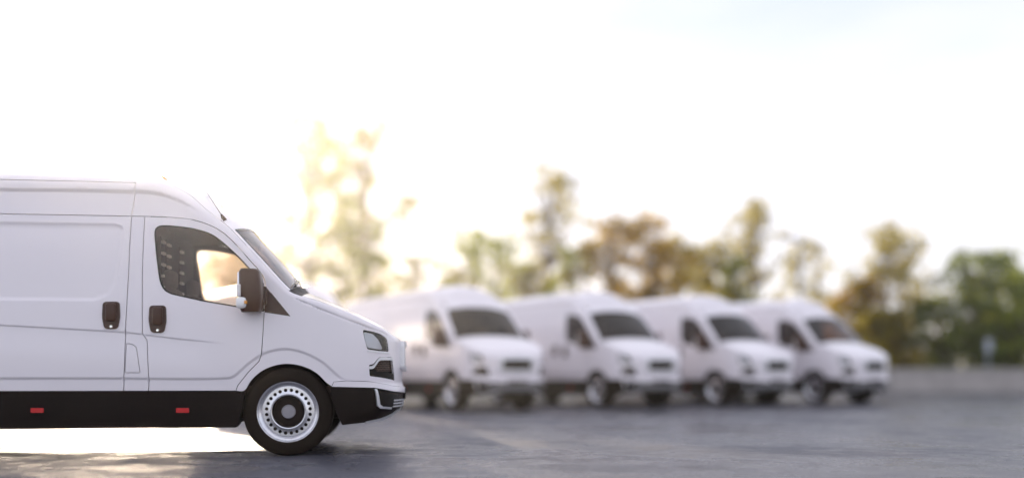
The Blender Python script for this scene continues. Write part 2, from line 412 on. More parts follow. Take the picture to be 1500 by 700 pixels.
# ------------------------------------------------------------------ the van
SD = (-1, 1)
def build_van():
    van = empty('delivery_van')
    top_rows = [(contour, [0.002, 0.006, 0.013, 0.022, 0.034, 0.05, 0.07, 0.095])]
    L_A_up = UZ((198, 266), (197, 285), (192, 316)); L_A_lo = UZ((192, 316), (188.5, 400), (184, 480), (182, 540), (180.5, 573))
    L_A_up[0] = (L_A_up[0][0], z_rail); L_A_up[-1] = L_A_lo[0] = (L_A_lo[0][0], z_j)
    z_s = uz(150, 572.5)[1]                                 # lower edge of the white flank
    L_A_lo[-1] = (L_A_lo[-1][0], z_s)
    DL = UZ((211.5, 316.5), (208.5, 400), (208.5, 488), (215, 498), (218, 556), (217, 573)); DL[-1] = (DL[-1][0], z_s); DL[0] = (DL[0][0], z_j)
    DT = catmull(UZ((211.5, 316.5), (248.5, 318), (283, 322), (310, 331), (327, 341), (344.5, 357), (368.5, 384), (382, 399), (388, 412), (388.5, 425)), .04)
    DT[0] = DL[0]
    DF = UZ((387, 456), (385, 490), (383, 518), (379, 529), (364, 544), (348, 564), (345, 573)); DF[-1] = (DF[-1][0], z_s)
    ARCH = catmull(UZ((354, 573.5), (359, 571), (368, 557), (384, 543), (404, 535), (424, 533), (446, 537.5), (464, 547), (478, 560.5), (486, 566)), .03)
    WIN = catmull(UZ((226, 344), (227, 335), (233, 330.5), (259, 331), (290, 336), (310, 343), (327, 355), (348, 374), (366, 393), (386, 415)), .04) + \
        UZ((386.5, 456), (353, 450.5), (296.6, 441), (252, 431)) + catmull(UZ((252, 431), (242, 426), (235.5, 416), (230, 384), (226, 344)), .04)
    WIN = dedup(WIN)
    TRI = UZ((389, 419), (424.5, 462.5), (386.5, 456.5))
    BLIP_T = UZ((489, 559), (508, 557.5), (540, 558.5), (575, 565)) + [(U_MAX, uz(575, 565)[1] - .035)]
    BLIP_B = UZ((486, 566), (548, 567.5), (575, 573)) + [(U_MAX, uz(575, 573)[1] - .035)]
    HEAD = UZ((531.5, 482.5), (545, 485), (557, 488.5), (566, 495), (569.5, 515), (555, 514), (538, 511.5), (534, 497))
    SIDEG = UZ((546.5, 533), (550, 529), (555, 523), (574, 522.5), (577, 545), (578, 557), (560, 553), (541.5, 550.5), (540.5, 536), (541, 534))
    # chrome swoosh band above the mesh inset
    ug = y2u(0.43, 1.0); zg0, zg1 = 0.80, 1.135
    GRIL = [(ug, zg0 + .03), (ug + .01, zg1 - .02), (U_MAX, zg1), (U_MAX, zg0)]
    # --- flank panels
    wheel_x = -4.3
    rear_arch = [(wheel_x + 0.49 * math.cos(a), 0.42 + 0.49 * math.sin(a)) for a in np.linspace(R(24), R(156), 22)]
    cab = [(X_REAR, z_rail)] + L_A_up + DT + TRI[1:2] + DF[:] + ARCH + BLIP_T + [contour[-1]] + contour[::-1][1:]
    # the triangle leaves the fender through its own notch
    k = cab.index(TRI[1]); cab[k:k + 1] = [TRI[0], TRI[1], TRI[2]]
    panel('cab_panel', cab, [rounded(HEAD, .02), rounded(SIDEG, .015), GRIL[:2] + [(U_MAX + .2, zg1), (U_MAX + .2, zg0)]], parent=van, sides=SD, rows=top_rows, step=0.03)
    panel('upper_panel', [(X_REAR, z_j)] + [(L_A_up[-1][0], z_j)] + L_A_up[::-1][1:] + [(X_REAR, z_rail)], parent=van, sides=SD)
    x_sl = L_A_lo[0][0] - 1.42
    slide = {s: o for s, o in zip(SD, panel('sliding_door', L_A_lo + [(x_sl, z_s), (x_sl, z_j)], parent=van, sides=SD))}
    quarter = [(x_sl, z_j), (x_sl, z_s)] + [p for p in rear_arch if p[1] > z_s] + [(X_REAR, z_s), (X_REAR, z_j)]
    panel('rear_quarter', quarter, parent=van, sides=SD)
    flap = rounded(UZ((184.5, 502), (194, 503.5), (200, 508), (206, 546), (182.5, 546)), .02)
    panel('pillar_panel', L_A_lo[::-1] + DL, [flap], parent=van, sides=SD)
    panel('fuel_flap', flap, parent=van, sides=(-1,), gap=0.006)
    panel('fuel_flap', flap, parent=van, sides=(1,), gap=0.006)
    door = {s: o for s, o in zip(SD, panel('front_door', DL[::-1] + DT[1:] + [TRI[0]] + DF, [WIN], parent=van, sides=SD, hgap=0.002, step=0.03))}
    panel('window_seal', [tuple(p) for p in poly_inset(WIN, -0.001)], [poly_inset(WIN, 0.011).tolist()], m='black', parent=door, sides=SD, off=-.004, gap=0, step=.05)
    panel('window', [tuple(p) for p in poly_inset(WIN, 0.006)], m='glass', parent=door, sides=SD, off=-.012, gap=0, thick=0, rel=False, step=.06)
    trimw = [tuple(p) for p in poly_inset(WIN, 0.004)]
    panel('door_trim', [tuple(p) for p in poly_inset(DL[::-1] + DT[1:] + [TRI[0]] + DF, .03)], [trimw], m='interior', parent=door, sides=SD, off=-.07, gap=0, thick=-.05, rel=False, step=.08)
    panel('mirror_sail', TRI, m='handle', parent=van, sides=SD, off=-.002, step=.03)
    # --- handles
    for nm, pr, (hx, hy) in (('handle', slide, (163, 461.5)), ('handle', door, (231, 467))):
        u0, z0 = uz(hx, hy)
        hp = rounded([(u0 - .075, z0 + .125), (u0 + .075, z0 + .128), (u0 + .082, z0 - .02), (u0 + .062, z0 - .13), (u0 - .058, z0 - .13), (u0 - .08, z0 - .02)], .035)
        for s in SD:
            h1, = panel(nm, hp, m='handle', parent=pr, sides=(s,), off=.012, gap=0, thick=.03, step=.02, rel=False)
            bm = bmesh.new(); x, y, z = surf([u0], [z0], .004, rel=False)
            box(bm, float(x[0]) - .045, float(x[0]) + .05, *(sorted((s * float(y[0]), s * (float(y[0]) + .045)))), z0 - .06, z0 + .11, .02)
            b2 = bmesh.new()
            lathe(b2, [(0, 0.006), (.012, .006), (.014, 0), (.014, -.01)], 16)
            for v in b2.verts: v.co = Vector((v.co.x, v.co.y * s, v.co.z))
            bmesh.ops.translate(b2, vec=(float(x[0]) + .002, s * (float(y[0]) + .010), z0 - .105), verts=b2.verts)
            me = bpy.data.meshes.new('grip'); bmesh.ops.recalc_face_normals(bm, faces=bm.faces[:]); bm.to_mesh(me); bm.free(); me.shade_smooth()
            link('grip', me, M['handle'], van)
            obj('lock', b2, M['chrome'], van)
    # --- black skirts, bumper
    z_b = uz(150, 627)[1]
    x_fr = uz(345, 600)[0]
    skirt = [(X_REAR + 1.62, z_s - .003), (x_fr + .085, z_s - .003), (x_fr + .07, z_s - .08), (x_fr + .035, z_b + .1), (x_fr + .03, z_b + .035), (x_fr, z_b), (X_REAR + 1.62, z_b)]
    sk = {s: o for s, o in zip(SD, panel('side_skirt', skirt, m='black', parent=van, sides=SD, off=.004, gap=0, thick=.12, rel=False, edge=False, step=.08))}
    zl = uz(150, 582)[1]
    panel('skirt_ledge', [(X_REAR + 1.64, z_s - .006), (x_fr + .06, z_s - .006), (x_fr + .05, zl), (X_REAR + 1.64, zl)], m='black', parent=sk, sides=SD, off=.013, gap=0, thick=.01, rel=False, edge=False, step=.2)
    panel('rear_skirt', [(X_REAR + .01, z_s - .003), (wheel_x - .5, z_s - .003), (wheel_x - .5, z_b + .05), (X_REAR + .01, z_b + .12)], m='black', parent=van, sides=SD, off=.004, gap=0, thick=.12, rel=False, edge=False, step=.1)
    for px0, px1 in ((46, 64.5), (258.5, 277.5)):
        a = uz(px0, 604); b = uz(px1, 597)
        panel('side_reflector', rounded([a, (b[0], a[1]), b, (a[0], b[1])], .006, 2), m='red', parent=van, sides=SD, off=.018, gap=0, thick=.012, rel=False, edge=False, step=.1)
    BB = UZ((484, 567), (486, 585), (493, 606), (502, 622), (536, 618), (558, 614), (575, 606)) + [(U_MAX - .45, uz(575, 606)[1] + .02), (U_MAX, uz(575, 606)[1] + .03)]
    bump_lo = BB + [(U_MAX, BLIP_B[-1][1] - .002)] + [(p[0], p[1] - .002) for p in BLIP_B[::-1][1:]]
    FOG = UZ((549, 572), (583, 577)) + UZ((584, 590), (572, 597), (556, 596))
    fb = panel('front_bumper', bump_lo, m='black', parent=van, sides=SD, off=-.006, gap=0, thick=.05, rel=False, edge=False, step=.04)
    fb = {s: o for s, o in zip(SD, fb)}
    panel('bumper_lip', BLIP_T[::-1] + BLIP_B, m='paint', parent=van, sides=SD, off=.012, gap=.001, thick=.03, rel=False, edge=False, step=.035)
    panel('corner_panel', UZ((553, 573), (584, 578), (585, 592), (573, 595.5), (557, 594)), m='gloss', parent=fb, sides=SD, off=.004, gap=0, thick=.012, rel=False, edge=False, step=.03)
    panel('bracket', UZ((548, 569), (551.5, 569.5), (556, 592), (560, 595), (573, 596), (572, 599), (557, 598), (552, 594)), m='silver', parent=fb, sides=SD, off=.012, gap=0, thick=.02, rel=False, edge=False, step=.02)
    zc0 = BB[-1][1]
    for k in range(3):
        za = zc0 + .045 + k * .03
        panel('slat', [(y2u(.66, .5), za), (U_MAX, za), (U_MAX, za + .014), (y2u(.66, .5), za + .014)], m='silver', parent=fb, sides=SD, off=.010, gap=0, thick=.02, rel=False, edge=False, step=.06)
    panel('chin_strip', UZ((536, 619.5), (558, 616), (575, 608)) + [(U_MAX - .45, zc0 - .004), (U_MAX, zc0 + .006), (U_MAX, zc0 + .022), (U_MAX - .45, zc0 + .012)] + UZ((576, 604), (558, 612), (536, 617)), m='silver', parent=van, sides=SD, off=.012, gap=0, thick=.04, rel=False, edge=False, step=.05)
    bm = bmesh.new(); box(bm, 1.085, 1.118, -.26, .26, .52, .63, .008); obj('number_plate', bm, M['black'], van)
    # --- headlights
    for s in SD:
        hd, = panel('headlight', rounded(HEAD, .02), m='gloss', parent=van, sides=(s,), off=-.05, gap=0, thick=-.05, rel=False, step=.03)
        panel('reflector', rounded(UZ((535, 486), (549, 489), (556, 496), (563, 509), (562, 512), (541, 509), (537, 499)), .02), m='lamp', parent=hd, sides=(s,), off=-.03, gap=0, thick=.015, rel=False, step=.025)
        panel('lens', [tuple(p) for p in poly_inset(rounded(HEAD, .02), .003)], m='lens', parent=hd, sides=(s,), off=-.004, gap=0, thick=0, rel=False, step=.04)
        panel('lamp_trim', UZ((538, 512.5), (569, 516.5), (569.5, 518.5), (538.5, 515)), m='silver', parent=hd, sides=(s,), off=.006, gap=0, thick=.01, rel=False, step=.03)
        inset, = panel('side_grille', rounded(SIDEG, .015), m='gloss', parent=van, sides=(s,), off=-.035, gap=0, thick=-.035, rel=False, step=.03)
        SW = catmull(UZ((540.5, 534), (546.5, 533), (550.5, 528), (555, 522), (562, 521), (575, 521.5)), .02)
        band = [(p[0], p[1] - .014) for p in SW] + [(p[0], p[1] - .042) for p in SW[::-1]]
        panel('chrome_band', band, m='silver', parent=inset, sides=(s,), off=.008, gap=0, thick=.02, rel=False, step=.015)
        panel('gloss_panel', UZ((541, 543), (577, 547), (578, 557), (560, 553), (541.5, 550)), m='gloss', parent=inset, sides=(s,), off=-.006, gap=0, thick=.02, rel=False, step=.03)
        # honeycomb mesh
        bm = bmesh.new(); mesh_poly = UZ((548, 541.5), (551, 534), (557, 526), (574, 526), (576, 544))
        U0, U1 = min(p[0] for p in mesh_poly), max(p[0] for p in mesh_poly)
        hw = 0.022
        for a in range(int((U1 - U0) / hw) + 2):
            for b in range(9):
                cu = U0 + a * hw; cz = mesh_poly[4][1] - .005 + b * hw * .86
                cu += hw / 2 * (b % 2)
                if not inside(np.array([cu]), np.array([cz]), mesh_poly)[0]: continue
                pts = [(cu + .0125 * math.sin(k * math.tau / 6), cz + .0125 * math.cos(k * math.tau / 6)) for k in range(6)]
                q = [surf([p[0]], [p[1]], -.018, rel=False) for p in pts]; q = [(float(x[0]), s * float(y[0]), float(z[0])) for x, y, z in q]
                qi = [surf([cu + (p[0] - cu) * .72], [cz + (p[1] - cz) * .72], -.018, rel=False) for p in pts]; qi = [(float(x[0]), s * float(y[0]), float(z[0])) for x, y, z in qi]
                v1 = [bm.verts.new(p) for p in q]; v2 = [bm.verts.new(p) for p in qi]
                for k in range(6): bm.faces.new((v1[k], v1[(k + 1) % 6], v2[(k + 1) % 6], v2[k]))
        obj('mesh', bm, M['mesh'], inset, smooth=False)
    # --- grille
    def front_patch(name, y0, y1, z0, z1, m, off, thick, parent, r=.02):
        res = []
        for s in SD:
            P = [(float(y2u(max(y1, .001), zz)) if False else U_MAX, zz) for zz in (z0, z1)]
            ua, ub = float(y2u(y1, (z0 + z1) / 2)), (U_MAX if y0 <= 0 else float(y2u(y0, (z0 + z1) / 2)))
            res += panel(name, [(ua, z0), (ub, z0), (ub, z1), (ua, z1)], m=m, parent=parent, sides=(s,), off=off, gap=0, thick=thick, rel=False, edge=False, step=.04)
        return res
    gr = empty('grille', parent=van)
    gp = [(ug, zg0 + .03), (U_MAX, zg0), (U_MAX, zg1), (ug + .01, zg1 - .02)]
    gi = [(ug + .07, zg0 + .07), (U_MAX + .3, zg0 + .045), (U_MAX + .3, zg1 - .05), (ug + .07, zg1 - .07)]
    panel('grille_frame', gp, [gi], m='silver', parent=gr, sides=SD, off=.045, gap=0, thick=.08, rel=False, edge=False, step=.03)
    panel('grille_back', [tuple(p) for p in gp], m='gloss', parent=gr, sides=SD, off=-.02, gap=0, thick=0, rel=False, edge=False, step=.05)
    for k in range(5):
        za = zg0 + .085 + k * .044
        panel('slat', [(ug + .06, za), (U_MAX, za - .006), (U_MAX, za + .010), (ug + .06, za + .016)], m='black', parent=gr, sides=SD, off=.016, gap=0, thick=.02, rel=False, edge=False, step=.06)
    # --- top: roof, windscreen, cowl, hood
    U, Z = cont_arr[:, 0], cont_arr[:, 1]
    ex, ey, ez = surf(U, Z)
    S = np.concatenate([[0], np.cumsum(np.hypot(np.diff(ex), np.diff(ez)) + 1e-9)])
    def s_at(px, py):
        u, z = uz(px, py, inset=.05); return float(S[np.argmin(np.hypot(U - u, Z - z))])
    s0 = [s_at(*p) for p in ((200, 259.5), (266, 278), (300, 304), (334, 331), (386, 386), (426, 427), (440, 432), (493, 449.5), (565, 480))]
    crown = lambda s: np.interp(s, [0] + s0 + [S[-1]], [.13, .15, .16, .15, .135, .13, .115, .08, .05, .035, .012])
    dx, dz = np.gradient(ex), np.gradient(ez); L = np.hypot(dx, dz) + 1e-12
    k0 = np.ones(7) / 7
    nx, nz = -dz / L, dx / L
    nx = np.convolve(np.pad(nx, 3, 'edge'), k0, 'valid'); nz = np.convolve(np.pad(nz, 3, 'edge'), k0, 'valid')
    nx = np.where(nz < 0, -nx, nx); nz = np.abs(nz)
    cr = crown(S)
    def top_strip(name, sa_, sb_, m, parent, ya=-1., yb=1., cols=33, off=0.0, thick=0, recess=None, n_min=None):
        idx = np.where((S >= sa_ - 1e-6) & (S <= sb_ + 1e-6))[0]
        ss = np.concatenate([[sa_], S[idx], [sb_]]); ss = np.unique(np.round(ss, 5))
        if n_min: ss = np.unique(np.concatenate([ss, np.linspace(sa_, sb_, n_min)]))
        f = lambda a: np.interp(ss, S, a)
        X, Y, Z_, NX, NZ, CR = f(ex), f(ey), f(ez), f(nx), f(nz), f(cr)
        t = np.linspace(ya, yb, cols)
        if ya == -1. and yb == 1.: t = np.sin(np.linspace(-math.pi / 2, math.pi / 2, cols))
        b = CR[:, None] * (1 - np.abs(t)[None, :] ** 2.3) + off
        if recess:
            (ra, rb, rw, dep) = recess
            q = sstep((ss - ra) / .06)[:, None] * sstep((rb - ss) / .06)[:, None] * sstep((rw - np.abs(t)) / .07)[None, :]
            b = b - dep * q
        Px = X[:, None] + NX[:, None] * b; Pz = Z_[:, None] + NZ[:, None] * b; Py = Y[:, None] * t[None, :]
        V = np.stack([Px, Py, Pz], 2).reshape(-1, 3); nr = len(ss)
        F_ = [(i * cols + j, i * cols + j + 1, (i + 1) * cols + j + 1, (i + 1) * cols + j) for i in range(nr - 1) for j in range(cols - 1)]
        me = bpy.data.meshes.new(name); me.from_pydata(V.tolist(), [], F_); me.shade_smooth()
        bm = bmesh.new(); bm.from_mesh(me); bmesh.ops.remove_doubles(bm, verts=bm.verts[:], dist=1e-5)
        up = sum((f.normal.z + f.normal.x for f in bm.faces))
        if up < 0: bmesh.ops.reverse_faces(bm, faces=bm.faces[:])
        bm.to_mesh(me); bm.free(); me.shade_smooth()
        o = link(name, me, M[m], parent)
        return o
    sWt, sWb, sC, sH = s0[3] + .05, s0[5] - .02, s0[6] + .02, S[-1]
    roof = top_strip('roof', 0, sWt, 'paint', van, recess=(s0[1] + .12, s0[3] - .07, .70, .045))
    for a, b in ((-1., -.94), (.94, 1.)): top_strip('windscreen_pillar', sWt, sWb, 'paint', van, a, b, 3)
    ws = top_strip('windscreen', sWt + .01, sWb - .01, 'screen', van, -.93, .93, 33, off=-.004)
    for a, b in ((-.94, -.905), (.905, .94)): top_strip('screen_seal', sWt, sWb, 'gloss', ws, a, b, 3, off=-.001)
    top_strip('screen_seal', sWt, sWt + .03, 'gloss', ws, -.94, .94, 33, off=-.0005)
    cowl = top_strip('cowl', sWb, sC, 'black', van, -1, 1, 33, off=-.004)
    top_strip('hood', sC, sH, 'paint', van, -1, 1, 33)
    def top_point(s, t, off=0.0):
        g = lambda a: float(np.interp(s, S, a))
        b = g(cr) * (1 - abs(t) ** 2.3) + off
        return Vector((g(ex) + g(nx) * b, g(ey) * t, g(ez) + g(nz) * b))
    for t0, t1 in ((-.80, -.12), (-.02, .66)):              # wipers
        bm = bmesh.new()
        tube(bm, [top_point(sWb + .0, t0 + .02, .02), top_point(sWb - .06, (t0 + t1) / 2, .03), top_point(sWb - .12, t1 - .05, .022)], .009, 6)
        tube(bm, [top_point(sWb - .03, t0, .010), top_point(sWb - .08, (t0 + t1) / 2, .012), top_point(sWb - .17, t1, .010)], .007, 6)
        obj('wiper', bm, M['gloss'], van)
    sB = s_at(331, 319) ; an = empty('antenna', parent=van)
    b0 = top_point(sB - .02, -.93, .0)
    bm = bmesh.new(); tube(bm, [b0, b0 + Vector((-.015, 0, .025)), b0 + Vector((-.035, 0, .06))], [.024, .020, .008], 10); obj('antenna_base', bm, M['handle'], an)
    bm = bmesh.new(); tube(bm, [b0 + Vector((-.03, 0, .05)), b0 + Vector((-.12, 0, .19)), b0 + Vector((-.23, 0, .36))], [.0045, .0025, .0018], 6); obj('antenna_rod', bm, M['handle'], an)
    b1 = top_point(s_at(232, 263), -.86, .0)
    bm = bmesh.new(); tube(bm, [b1 + Vector((.02, 0, -.01)), b1 + Vector((-.03, 0, .03)), b1 + Vector((-.10, 0, .085))], [.010, .006, .004], 6); obj('antenna_rod', bm, M['amber'], an)
    # --- rear end
    zr = z_roof - .05
    for s in SD:
        bm = bmesh.new(); y0, y1 = sorted((s * .006, s * .83)); box(bm, X_REAR - .03, X_REAR + .02, y0, y1, .55, zr - .08, .015)
        rd = obj('rear_door', bm, M['paint'], van)
        bm = bmesh.new(); y0, y1 = sorted((s * .12, s * .68)); box(bm, X_REAR - .036, X_REAR - .028, y0, y1, 1.55, 2.15, .003); obj('rear_window', bm, M['gloss'], rd)
        bm = bmesh.new(); y0, y1 = sorted((s * .80, s * .93)); box(bm, X_REAR - .035, X_REAR + .06, y0, y1, .95, 1.45, .02); obj('tail_lamp', bm, M['red'], van)
    bm = bmesh.new(); box(bm, X_REAR - .01, X_REAR + .03, -.86, .86, .5, zr + .0, .01); obj('rear_frame', bm, M['paint'], van)
    bm = bmesh.new(); box(bm, X_REAR - .10, X_REAR + .1, -.94, .94, .38, .55, .03); obj('rear_bumper', bm, M['black'], van)
    # --- underbody, liners
    bm = bmesh.new(); box(bm, X_REAR + .05, -.5, -.62, .62, .30, .60, .02); box(bm, -3.2, -.52, -.88, .88, .33, .58, .02)
    box(bm, -.5, .75, -.62, .62, .34, .72, .05); box(bm, X_REAR + .05, -.55, -.93, .93, .59, .63)
    obj('underbody', bm, M['black'], van, smooth=False)
    for s in SD:
        for cx, al, pts in ((0, 'f', ARCH), (wheel_x, 'r', rear_arch)):
            bm = bmesh.new(); rows_ = []
            P = [(0.505 * math.cos(a) + cx, 0.42 + 0.505 * math.sin(a)) for a in np.linspace(R(-8), R(188), 30)]
            for yy in (.955, .62):
                rows_.append([bm.verts.new((x, s * yy, z)) for x, z in P])
            for k in range(len(P) - 1): bm.faces.new((rows_[0][k], rows_[0][k + 1], rows_[1][k + 1], rows_[1][k]))
            bm.faces.new(rows_[1])
            obj('arch_liner', bm, M['black'], van)
    # --- interior of the cab
    xb = uz(222, 380)[0]
    bm = bmesh.new(); box(bm, xb - .03, xb, -.86, .86, .6, 2.35, .004); bh = obj('bulkhead', bm, M['interior'], van, smooth=False)
    for yy in (-.62, -.40, .15):
        bm = bmesh.new(); box(bm, xb + .002, xb + .02, yy - .035, yy + .035, 1.45, 2.12, .004)
        rl = obj('cargo_rail', bm, M['interior'], bh, smooth=False)
        bm = bmesh.new()
        for k in range(6): box(bm, xb + .018, xb + .045, yy - .05, yy + .05, 1.50 + k * .11, 1.525 + k * .11, .004)
        obj('rail_hook', bm, M['rail'], bh, smooth=False)
    for yy in (-.5, .5):
        se = empty('seat', parent=van)
        bm = bmesh.new(); box(bm, xb + .08, xb + .60, yy - .26, yy + .26, .85, 1.03, .06); obj('cushion', bm, M['seat'], se)
        bm = bmesh.new(); box(bm, -.07, .07, -.25, .25, 0, .66, .055)
        bmesh.ops.rotate(bm, cent=(0, 0, 0), matrix=Matrix.Rotation(R(-14), 3, 'Y'), verts=bm.verts); bmesh.ops.translate(bm, vec=(xb + .22, yy, .98), verts=bm.verts)
        obj('backrest', bm, M['seat'], se)
        bm = bmesh.new(); box(bm, xb + .02, xb + .12, yy - .13, yy + .13, 1.62, 1.80, .04); obj('headrest', bm, M['seat'], se)
    bm = bmesh.new(); box(bm, -.30, .12, -.90, .90, 1.0, 1.40, .05); box(bm, -.42, -.28, -.75, .75, .95, 1.30, .05); obj('dashboard', bm, M['interior'], van)
    bm = bmesh.new()
    cs = Vector((-.42, .48, 1.36)); ax1 = Vector((0, 1, 0)); ax2 = Vector((.55, 0, .83)).normalized()
    tube(bm, [cs + ax1 * .2 * math.cos(a) + ax2 * .2 * math.sin(a) for a in np.linspace(0, math.tau, 25)], .016, 8, False)
    for a in (R(0), R(180), R(270)): tube(bm, [cs, cs + ax1 * .19 * math.cos(a) + ax2 * .19 * math.sin(a)], .014, 6)
    tube(bm, [cs, cs + Vector((.2, 0, -.14))], .035, 8); obj('steering_wheel', bm, M['black'], van)
    bm = bmesh.new(); box(bm, xb, .4, -.88, .88, .60, .66); obj('cab_floor', bm, M['interior'], van, smooth=False)
    bm = bmesh.new(); box(bm, xb, -.62, -.80, .80, 2.22, 2.26, .01); obj('headliner', bm, M['interior'], van, smooth=False)
    # --- mirrors
    mx, mz = uz(371.5, 427)
    for s in SD:
        mr = empty('mirror', parent=van)
        y_in = .97
        bm = bmesh.new()
        prof = [(-.085, 1.0), (-.02, 1.0), (.05, .93), (.085, .72), (.07, .5)]
        secs = []
        for f, ww in ((0, .8), (.08, .95), (.3, 1.), (.7, 1.), (.93, .95), (1., .78)):
            zz = mz - .205 + .40 * f
            ring = []
            for k in range(20):
                a = k * math.tau / 20; cx_, cy_ = math.cos(a), math.sin(a)
                e = 0.55
                px_ = math.copysign(abs(cx_) ** e, cx_) * .105 * ww; py_ = math.copysign(abs(cy_) ** e, cy_) * .125 * ww
                px_ += .010 * math.sin(f * 3)
                ring.append(bm.verts.new((mx + px_ - (.012 if f > .6 else 0), s * (y_in + .14 + py_), zz)))
            secs.append(ring)
        for a, b in zip(secs, secs[1:]):
            for k in range(20): bm.faces.new((a[k], a[(k + 1) % 20], b[(k + 1) % 20], b[k]))
        bm.faces.new(secs[0][::-1]); bm.faces.new(secs[-1])
        obj('mirror_housing', bm, M['handle'], mr, angle=50)
        bm = bmesh.new(); y0, y1 = sorted((s * (y_in - .03), s * (y_in + .06))); box(bm, mx + .05, mx + .125, y0, y1, mz - .13, mz + .05, .02); obj('mirror_arm', bm, M['handle'], mr)
        bm = bmesh.new(); y0, y1 = sorted((s * (y_in + .04), s * (y_in + .235))); box(bm, mx - .112, mx - .095, y0, y1, mz - .07, mz + .16, .006); obj('mirror_glass', bm, M['chrome'], mr)
        bm = bmesh.new(); y0, y1 = sorted((s * (y_in + .13), s * (y_in + .275))); box(bm, mx - .118, mx - .078, y0, y1, mz - .065, mz + .045, .008); obj('mirror_edge', bm, M['white_lens'], mr)
        bm = bmesh.new(); y0, y1 = sorted((s * (y_in + .12), s * (y_in + .278))); box(bm, mx - .122, mx - .025, y0, y1, mz - .175, mz - .07, .03); ind = obj('indicator', bm, M['lamp'], mr)
        bm = bmesh.new(); y0, y1 = sorted((s * (y_in + .24), s * (y_in + .281))); box(bm, mx - .045, mx - .018, y0, y1, mz - .135, mz - .105, .006); obj('indicator_bulb', bm, M['amber'], mr)
    # --- wheels
    ty = [(.285, .10), (.29, .118), (.305, .125), (.345, .132), (.385, .128), (.410, .112), (.421, .092), (.421, .07), (.411, .068), (.411, .056), (.421, .054), (.421, .012), (.411, .010), (.411, -.010), (.421, -.012),
          (.421, -.054), (.411, -.056), (.411, -.068), (.421, -.07), (.421, -.092), (.410, -.112), (.385, -.128), (.345, -.13), (.305, -.12), (.285, -.10)]
    bm = bmesh.new(); lathe(bm, ty, 96); tyre_me = obj('tyre', bm, M['rubber'], van, angle=50)
    rim_prof = [(.293, .100), (.296, .112), (.290, .118), (.282, .112), (.276, .098), (.262, .092), (.250, .078), (.244, .070), (.238, .072)]
    bm = bmesh.new(); lathe(bm, rim_prof, 72)
    lathe(bm, [(.168, .078), (.163, .086), (.155, .084), (.143, .060), (.140, .045)], 72)
    lathe(bm, [(.284, .09), (.26, .03), (.25, -.10), (.285, -.11)], 48)
    # perforated ring
    ring_o = [(.2385 * math.cos(a), .2385 * math.sin(a)) for a in np.linspace(0, math.tau, 72, endpoint=False)]
    ring_i = [(.1675 * math.cos(a), .1675 * math.sin(a)) for a in np.linspace(0, math.tau, 72, endpoint=False)]
    vs, es = [], []; holes = []
    for k in range(24):
        a = (k + .5) * math.tau / 24; c, s_ = math.cos(a), math.sin(a)
        holes.append([((.206 + .0165 * math.cos(b)) * c - .0165 * math.sin(b) * s_, (.206 + .0165 * math.cos(b)) * s_ + .0165 * math.sin(b) * c) for b in np.linspace(0, math.tau, 12, endpoint=False)])
    for P in [ring_o, ring_i] + holes:
        b = len(vs); vs += P; es += [(b + k, b + (k + 1) % len(P)) for k in range(len(P))]
    r = delaunay_2d_cdt([Vector(v) for v in vs], es, [], 0, 1e-6)
    V2 = np.array([(v.x, v.y) for v in r[0]])
    bv = {}
    def ringy(rad): return .072 + (.206 - rad) * .02 + .008 * sstep((.20 - rad) / .03)
    for f in r[2]:
        cx, cz = V2[list(f)].mean(0); q = math.hypot(cx, cz)
        if q > .2384 or q < .1676 or any(math.hypot(cx - np.mean([p[0] for p in h]), cz - np.mean([p[1] for p in h])) < .0158 for h in holes): continue
        ff = []
        for i in f:
            if i not in bv: bv[i] = bm.verts.new((V2[i][0], float(ringy(math.hypot(*V2[i]))), V2[i][1]))
            ff.append(bv[i])
        bm.faces.new(ff)
    for h in holes:
        a = [bm.verts.new((p[0], float(ringy(math.hypot(*p))), p[1])) for p in h]; b = [bm.verts.new((p[0], .055, p[1])) for p in h]
        for k in range(12): bm.faces.new((a[k], a[(k + 1) % 12], b[(k + 1) % 12], b[k]))
    rim_me = obj('rim', bm, M['steel'], van, angle=40)
    bm = bmesh.new(); lathe(bm, [(.25, .02), (.18, .045), (.142, .048), (.138, .056), (.06, .058), (.058, .03)], 64); disc_me = obj('brake_disc', bm, M['black'], van)
    bm = bmesh.new(); lathe(bm, [(.066, .055), (.066, .074), (.060, .080), (.056, .074), (0.0, .077)], 40); cap_me = obj('hub_cap', bm, M['cap'], van, angle=25)
    for o in (rim_me, tyre_me, disc_me, cap_me): pass
    first = True
    for wx in (0.0, wheel_x):
        for s in SD:
            w = empty('wheel', (wx, s * .845, .421), math.pi if s < 0 else 0, parent=van)
            for o in (tyre_me, rim_me, disc_me, cap_me):
                c = o if first else o.copy()
                if not first: C.objects.link(c)
                c.parent = w
            first = False
    return van

def copy_tree(o, parent=None):
    c = o.copy(); C.objects.link(c); c.parent = parent
    for ch in list(o.children): copy_tree(ch, c)
    return c

